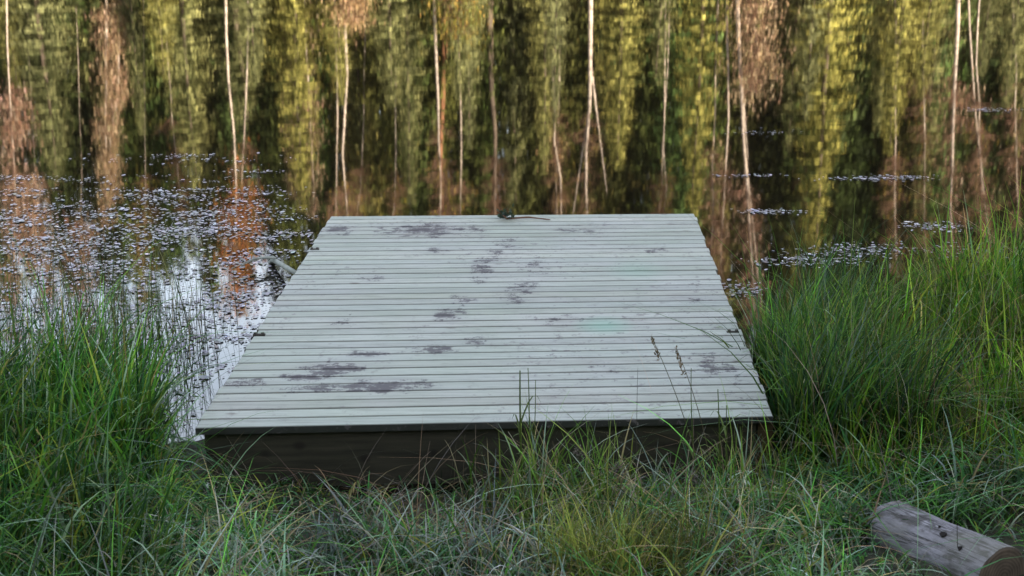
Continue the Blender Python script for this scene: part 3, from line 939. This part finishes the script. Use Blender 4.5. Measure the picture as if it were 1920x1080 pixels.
# ------------------------------------------------------------------ log
lp0, lp1 = at_y(1668, 991, 3.66), at_y(1880, 1080, 3.24)
m, nt, out = mat('weathered_log')
v = mapped(nt, (9, 9, 2.2))
f = noise(nt, v, 2.4, 6, .7)
c = ramp(nt, f, [(.3, (.08, .075, .080)), (.5, (.255, .24, .27)), (.72, (.44, .42, .47))])
f2 = noise(nt, mapped(nt, (1, 1, .8), loc=(4, 2, 1)), 17, 4, .6)
c = mix_col(nt, ramp(nt, f2, [(.54, 0.), (.64, .85)]), c, (.07, .062, .06))
f3 = noise(nt, mapped(nt, (14, 14, .9), loc=(1, 5, 2)), 2.2, 5, .6)
c = mix_col(nt, ramp(nt, math_node(nt, 'ABSOLUTE', math_node(nt, 'SUBTRACT', f3, .5)), [(.0, .95), (.03, 0.)]), c, (.03, .026, .026))
f4 = noise(nt, mapped(nt, (1, 1, 1), loc=(7, 1, 3)), 5, 3, .5)
c = mix_col(nt, ramp(nt, f4, [(.45, 0.), (.65, .5)]), c, (.17, .165, .12))
p = N(nt, 'ShaderNodeBsdfPrincipled'); p.inputs['Roughness'].default_value = .75
L(nt, c, p.inputs['Base Color'])
b = N(nt, 'ShaderNodeBump'); b.inputs['Strength'].default_value = .9; b.inputs['Distance'].default_value = .012
L(nt, f, b.inputs['Height']); L(nt, b.outputs[0], p.inputs['Normal'])
L(nt, p.outputs[0], out.inputs[0]); M['log'] = m
m, nt, out = mat('cut_end')
tc = N(nt, 'ShaderNodeTexCoord')
ln_ = N(nt, 'ShaderNodeVectorMath', operation='LENGTH'); L(nt, tc.outputs['Object'], ln_.inputs[0])
ns = noise(nt, tc.outputs['Object'], 20, 4)
rg = math_node(nt, 'SINE', math_node(nt, 'ADD', math_node(nt, 'MULTIPLY', ln_.outputs['Value'], 620), math_node(nt, 'MULTIPLY', ns, 6)))
c = ramp(nt, math_node(nt, 'ADD', math_node(nt, 'MULTIPLY', rg, .12), ns), [(.25, (.05, .036, .026)), (.8, (.16, .12, .085))])
p = N(nt, 'ShaderNodeBsdfPrincipled'); p.inputs['Roughness'].default_value = .85
L(nt, c, p.inputs['Base Color']); L(nt, p.outputs[0], out.inputs[0]); M['cut'] = m
M['hole'] = simple('dark_knot', (.010, .008, .008), (.03, .024, .022), 30, rough=.95)
from mathutils import Vector
ax = Vector((lp1 - lp0).tolist()); Ln = ax.length
log = tag(empty('log', lp0), 'short grey barkless log with a sawn end lying in the grass', 'log')
log.rotation_mode = 'QUATERNION'
log.rotation_quaternion = ax.to_track_quat('Z', 'Y')
def log_r(a, t):
    return .092 * (1 + .035 * math.sin(2 * a + 1) + .03 * math.sin(3 * a + 5 * t) + .012 * math.sin(7 * a + 9 * t) + .025 * math.sin(4.3 * t + a)) * (1 - .04 * t)
mb = MB()
K, S = 40, 26
vs, fs = [], []
prof = [(-.034, .45), (-.030, .68), (-.02, .86), (-.008, .96)] + [(Ln * k / S, 1.0) for k in range(S + 1)]
for z_, sc_ in prof:
    for k in range(K):
        a = 2 * math.pi * k / K
        r_ = log_r(a, max(z_, 0) / Ln) * sc_
        vs.append((r_ * math.cos(a), r_ * math.sin(a), z_))
for i_ in range(len(prof) - 1):
    for k in range(K):
        k2 = (k + 1) % K
        fs.append((i_ * K + k, i_ * K + k2, (i_ + 1) * K + k2, (i_ + 1) * K + k))
fs.append(tuple(range(K))[::-1])
mb.add(vs, fs)
mb.build('trunk', M['log'], log, smooth=True)
mb = MB()
ring = [(log_r(2 * math.pi * k / K, 1) * math.cos(2 * math.pi * k / K), log_r(2 * math.pi * k / K, 1) * math.sin(2 * math.pi * k / K), 0) for k in range(K)]
mid = [(x * .93, y * .93, .004) for x, y, _ in ring]
mb.add(ring + mid + [(0, 0, .006)], [(k, (k + 1) % K, K + (k + 1) % K, K + k) for k in range(K)] + [(K + k, K + (k + 1) % K, 2 * K) for k in range(K)])
mb.build('cut_end', M['cut'], log).location = (0, 0, Ln)
# knots: found by shooting the camera's ray at the log
q_inv = log.rotation_quaternion.inverted()
def knot(px, py, rx, ry):
    o_ = q_inv @ (Vector((0, 0, CAMZ)) - Vector(lp0.tolist())); d_ = q_inv @ Vector(ray(px, py).tolist())
    A = d_.x ** 2 + d_.y ** 2; B = 2 * (o_.x * d_.x + o_.y * d_.y); Cc = o_.x ** 2 + o_.y ** 2 - .092 ** 2
    disc = B * B - 4 * A * Cc
    if disc < 0: return
    t = (-B - math.sqrt(disc)) / (2 * A)
    hit = o_ + d_ * t
    a0 = math.atan2(hit.y, hit.x)
    mb = MB(); vs = []
    for (sc_, dr) in ((1.0, .001), (.8, .0045), (.5, .003)):
        for k in range(14):
            w = 2 * math.pi * k / 14
            aa = a0 + sc_ * rx * (1 + .25 * math.sin(3 * w)) * math.cos(w) / .092
            zz = hit.z + sc_ * ry * math.sin(w)
            r_ = log_r(aa, zz / Ln) + dr
            vs.append((r_ * math.cos(aa), r_ * math.sin(aa), zz))
    fs = [(i_ * 14 + k, i_ * 14 + (k + 1) % 14, (i_ + 1) * 14 + (k + 1) % 14, (i_ + 1) * 14 + k) for i_ in range(2) for k in range(14)] + [tuple(28 + k for k in range(14))]
    mb.add(vs, fs)
    mb.build('knot', M['hole'], log)
knot(1767, 1000, .010, .013); knot(1761, 986, .004, .004); knot(1797, 1025, .008, .007); knot(1631, 990, .012, .012)

# ------------------------------------------------------------------ small things
# leafy sprig and twig on the far edge of the dock
q = on_z(950, 411, ZD + .004)
sp_ = tag(empty('leafy_sprig', q), 'small dark green leafy sprig with a thin twig on the far edge of the dock', 'sprig')
mb = MB()
e = on_z(1032, 412, ZD + .006) - q
mb.tube([(0, 0, .004), e * .5 + np.array([0, .02, .008]), e], (.006, .005, .003), 6)
mb.tube([(0, 0, .004), (-.02, -.03, .03)], (.005, .003), 6)
mb.build('twig', M['twig'], sp_)
mb = MB()
for _ in range(46):
    b_ = rng.normal(0, .018, 3); b_[2] = abs(b_[2]) * 1.2 + .006
    d_ = rng.normal(0, 1, 3); d_[2] = abs(d_[2]) * .6; d_ /= np.linalg.norm(d_)
    s_ = np.cross(d_, rng.normal(0, 1, 3)); s_ /= np.linalg.norm(s_)
    mb.add(kite(b_, b_ + d_ * .03, s_, .009), [(0, 1, 2, 3)], np.array([.03, .05, .03]) * rng.uniform(.6, 1.5))
mb.build('leaves', M['grass'], sp_)

# pole lying against the left side of the dock
a, b_ = on_z(512, 487, .03), on_z(560, 515, .10)
pole = tag(empty('pole', a), 'pale greenish wooden pole slanting out of the water against the dock side', 'pole')
mb = MB(); d = b_ - a
mb.tube([d * -.25 + np.array([0, 0, -.06]), d * 0, d * .3, d * .7, d], (.014, .015, .014, .013, .013), 12)
M['polewood'] = simple('pale_pole_wood', (.28, .30, .27), (.44, .47, .43), 6, stretch=(3, 3, 3))
mb.build('shaft', M['polewood'], pole, smooth=True)
mb = MB()
for k in range(3):
    u = d * (.02 + .05 * k) + np.array([0, 0, .02])
    mb.tube([u, u + np.array([-.05 - .03 * k, -.05, .012]), u + np.array([-.12 - .05 * k, -.09 - .03 * k, -.015])], (.006, .004, .002), 6)
mb.build('side_branch', M['polewood'], pole)

# single stalks in front of the dock
M['stalk'] = leafy('stalk_green', .25, .5, .3)
def stalk(px0, py0, px1, py1, Y, w, label, seed, head=0.0, leaves=4, colr=(.09, .14, .03), bow=0.03, name='grass_stalk'):
    r = np.random.default_rng(seed)
    a, b_ = at_y(px0, py0, Y), at_y(px1, py1, Y + .03)
    a = np.array([a[0], a[1], min(a[2], float(gz(a[0], a[1])) + .01)])
    root = tag(empty(name, a), label, 'grass stalk')
    d = b_ - a
    bowv = np.array([bow * r.choice([-1, 1]), .02, 0])
    P_ = [d * t + bowv * 4 * t * (1 - t) for t in np.linspace(0, 1, 9)]
    mb = MB(); mb.tube(P_, np.linspace(w, w * .45, 9), 6, colr)
    mb.build('stem', M['stalk'], root, smooth=True)
    for k in range(leaves):
        mb = MB()
        t = r.uniform(.1, .65); i0 = t * 8; kk = int(i0); p0 = P_[kk] + (P_[kk + 1] - P_[kk]) * (i0 - kk)
        az = r.uniform(0, 6.28); ln = r.uniform(.10, .2); dr = np.array([math.cos(az), math.sin(az), 0]); sd = np.array([-dr[1], dr[0], 0])
        vs = []
        for s in np.linspace(0, 1, 6):
            pt = p0 + dr * ln * s * .6 + np.array([0, 0, ln * (s * .95 - .75 * s ** 3)])
            ww = .0035 * (1 - s ** 1.6) + .0003
            vs += [pt - sd * ww, pt + sd * ww]
        mb.add(vs, [(2 * i_, 2 * i_ + 1, 2 * i_ + 3, 2 * i_ + 2) for i_ in range(5)], np.array(colr) * r.uniform(.7, 1.4))
        mb.build('leaf', M['stalk'], root)
    if head:
        mb = MB()
        tipd = d / np.linalg.norm(d)
        for k in range(46):
            t = r.uniform(0, 1)
            p0 = P_[-1] - tipd * head * t + r.normal(0, .0025, 3)
            dd = tipd * .8 + r.normal(0, .35, 3); dd /= np.linalg.norm(dd)
            s_ = np.cross(dd, r.normal(0, 1, 3)); s_ /= np.linalg.norm(s_)
            mb.add(kite(p0, p0 + dd * .012, s_, .003), [(0, 1, 2, 3)], np.array([.20, .15, .09]) * r.uniform(.6, 1.4))
        mb.build('seed_head', M['stalk'], root)
    return root
stalk(982, 965, 975, 695, 3.98, .0055, 'thick upright green stalk rising in front of the dock near centre', 1, leaves=6, bow=.004)
stalk(986, 960, 990, 690, 4.0, .0032, 'thin green stalk close beside the thick upright stalk', 2, leaves=3, bow=.008)
stalk(990, 960, 1004, 712, 4.02, .0026, 'slanting green stalk right of the thick upright stalk', 3, leaves=3, bow=.008)
stalk(1330, 960, 1222, 632, 4.0, .0022, 'leftmost of the bowed stalks with seed heads before the right boards', 4, head=.09, leaves=2, colr=(.13, .13, .07), bow=.02)
stalk(1345, 965, 1268, 652, 4.02, .0022, 'bowed stalk with a drooping brown seed head before the right boards', 5, head=.11, leaves=2, colr=(.15, .13, .08), bow=.025)
stalk(1310, 930, 1296, 690, 4.0, .0026, 'straight green stalk between the bowed stalks', 6, leaves=3, bow=.006)
stalk(1352, 940, 1346, 730, 3.98, .0034, 'stout short green stalk before the right end of the front board', 7, leaves=4, bow=.004)
stalk(1362, 940, 1362, 760, 3.98, .003, 'shortest green stalk near the right dock corner', 8, leaves=4, bow=.004)
stalk(1196, 960, 1196, 690, 3.95, .0013, 'hair thin dark stalk standing before the right half of the boards', 9, leaves=0, colr=(.08, .08, .06), bow=.002)
stalk(1800, 1078, 1796, 960, 3.3, .0015, 'thin dark stalk crossing the grey log', 10, leaves=0, colr=(.06, .06, .04), bow=.002)
stalk(1067, 1060, 1100, 900, 3.45, .002, 'pale dead stalk bent over in the low grass before the dock', 11, leaves=1, colr=(.36, .31, .22), bow=.02)
stalk(1345, 1075, 1320, 900, 3.5, .0022, 'straw coloured stalk in the grass below the right dock corner', 12, leaves=0, colr=(.40, .34, .25), bow=.01)
# withered fluffy flower heads
def fluff(px, py, Y, label, seed, R_=.018):
    r = np.random.default_rng(seed)
    c0 = at_y(px, py, Y); b0 = np.array([c0[0] + .01, c0[1], float(gz(c0[0], c0[1]))])
    root = tag(empty('withered_flower', b0), label, 'flower')
    mb = MB(); mb.tube([(0, 0, -.01), (c0 - b0) * .5 + np.array([.008, 0, 0]), c0 - b0], (.002, .0018, .0015), 6, (.22, .18, .13))
    mb.build('stem', M['stalk'], root)
    mb = MB()
    for k in range(150):
        p0 = (c0 - b0) + r.normal(0, 1, 3) * np.array([.6, .6, 1.1]) * R_ * .7
        dd = r.normal(0, 1, 3); dd /= np.linalg.norm(dd); s_ = np.cross(dd, r.normal(0, 1, 3)); s_ /= np.linalg.norm(s_)
        mb.add(kite(p0, p0 + dd * .014, s_, .003), [(0, 1, 2, 3)], np.array([.20, .175, .15]) * r.uniform(.3, 1.3))
    mb.build('flower_head', M['stalk'], root)
fluff(1085, 850, 3.98, 'upper withered grey flower head against the front board', 21)
fluff(1160, 882, 3.92, 'lower withered grey flower head right of another one', 22)
fluff(1300, 900, 3.9, 'faded grey flower head beside the seeded stalks', 23, .018)
# curled dead leaf in the grass at right
q = at_y(1614, 822, 4.28)
lf = tag(empty('dead_leaf', q), 'curled pale dead leaf caught in the dark grass right of the dock', 'leaf')
mb = MB(); vs, fs = [], []
for i_ in range(7):
    for k in range(5):
        u, w = i_ / 6 - .5, k / 4 - .5
        wd = .03 * (1 - (2 * u) ** 2) + .004
        vs.append((w * 2 * wd * math.cos(w * 2.4), u * .075, .02 + .03 * abs(math.sin(w * 2.6)) - .05 * u * u * 2 + .004 * math.sin(u * 30)))
for i_ in range(6):
    for k in range(4):
        fs.append((i_ * 5 + k, i_ * 5 + k + 1, i_ * 5 + k + 6, i_ * 5 + k + 5))
mb.add(vs, fs, (.42, .38, .32))
mb.build('leaf_blade', M['stalk'], lf, smooth=True).rotation_euler = (R(65), R(20), R(30))
mb = MB(); mb.tube([(0, -.01, .0), (.004, -.02, -.04), (0, 0, -.12)], (.002, .0018, .0012), 6, (.2, .15, .1)); mb.build('leaf_stem', M['stalk'], lf)

# ------------------------------------------------------------------ light
SUN_EL, SUN_AZ = R(15), R(180 - 42)      # azimuth from +Y towards +X: behind the camera, to the right
w = bpy.data.worlds.new('World'); sc.world = w; w.use_nodes = True
nt = w.node_tree
bg = nt.nodes['Background']
sky = nt.nodes.new('ShaderNodeTexSky'); sky.sky_type = 'NISHITA'
sky.sun_disc = False
sky.sun_elevation = SUN_EL; sky.sun_rotation = SUN_AZ
sky.air_density = 1.0; sky.dust_density = 1.5; sky.ozone_density = 1.0
# thin high haze whitens the blue
tcw = nt.nodes.new('ShaderNodeTexCoord')
mpw = nt.nodes.new('ShaderNodeMapping'); mpw.inputs['Scale'].default_value = (1, 1, 2.5)
nt.links.new(tcw.outputs['Generated'], mpw.inputs[0])
cl = ramp(nt, noise(nt, mpw.outputs[0], 2.2, 5, .6), [(.35, .45), (.7, .85)])
hs = nt.nodes.new('ShaderNodeHueSaturation'); hs.inputs['Saturation'].default_value = .18; hs.inputs['Value'].default_value = 1.15
nt.links.new(sky.outputs[0], hs.inputs['Color'])
skc = mix_col(nt, cl, sky.outputs[0], hs.outputs[0])
nt.links.new(skc, bg.inputs[0])
# sky over the far side of the lake: glow added to brighten its reflection
nrm = nt.nodes.new('ShaderNodeVectorMath'); nrm.operation = 'DOT_PRODUCT'
nt.links.new(tcw.outputs['Generated'], nrm.inputs[0]); nrm.inputs[1].default_value = (-.12, math.cos(R(27)) * .993, math.sin(R(27)))
fac = math_node(nt, 'MULTIPLY', ramp(nt, nrm.outputs['Value'], [(.78, 0.), (.97, 1.)]), .95)
bright = math_node(nt, 'ADD', fac, 1.0)
vm = nt.nodes.new('ShaderNodeVectorMath'); vm.operation = 'SCALE'
nt.links.new(skc, vm.inputs[0]); nt.links.new(bright, vm.inputs['Scale'])
nt.links.new(vm.outputs[0], bg.inputs[0])
bg.inputs[1].default_value = .095
sd = bpy.data.lights.new('sun', 'SUN'); sd.energy = 5.0; sd.angle = R(.5); sd.color = (1, .85, .64)
so = bpy.data.objects.new('sun', sd); col.objects.link(so)
dirv = Vector((math.sin(SUN_AZ) * math.cos(SUN_EL), math.cos(SUN_AZ) * math.cos(SUN_EL), math.sin(SUN_EL)))
so.rotation_euler = dirv.to_track_quat('Z', 'Y').to_euler()

vs_ = sc.view_settings
vs_.view_transform = 'Standard'; vs_.look = 'None'; vs_.exposure = 2.22; vs_.gamma = 1
sc.cycles.use_denoising = True
sc.cycles.max_bounces = 6
sc.cycles.diffuse_bounces = 3
sc.cycles.glossy_bounces = 3
sc.cycles.transmission_bounces = 4
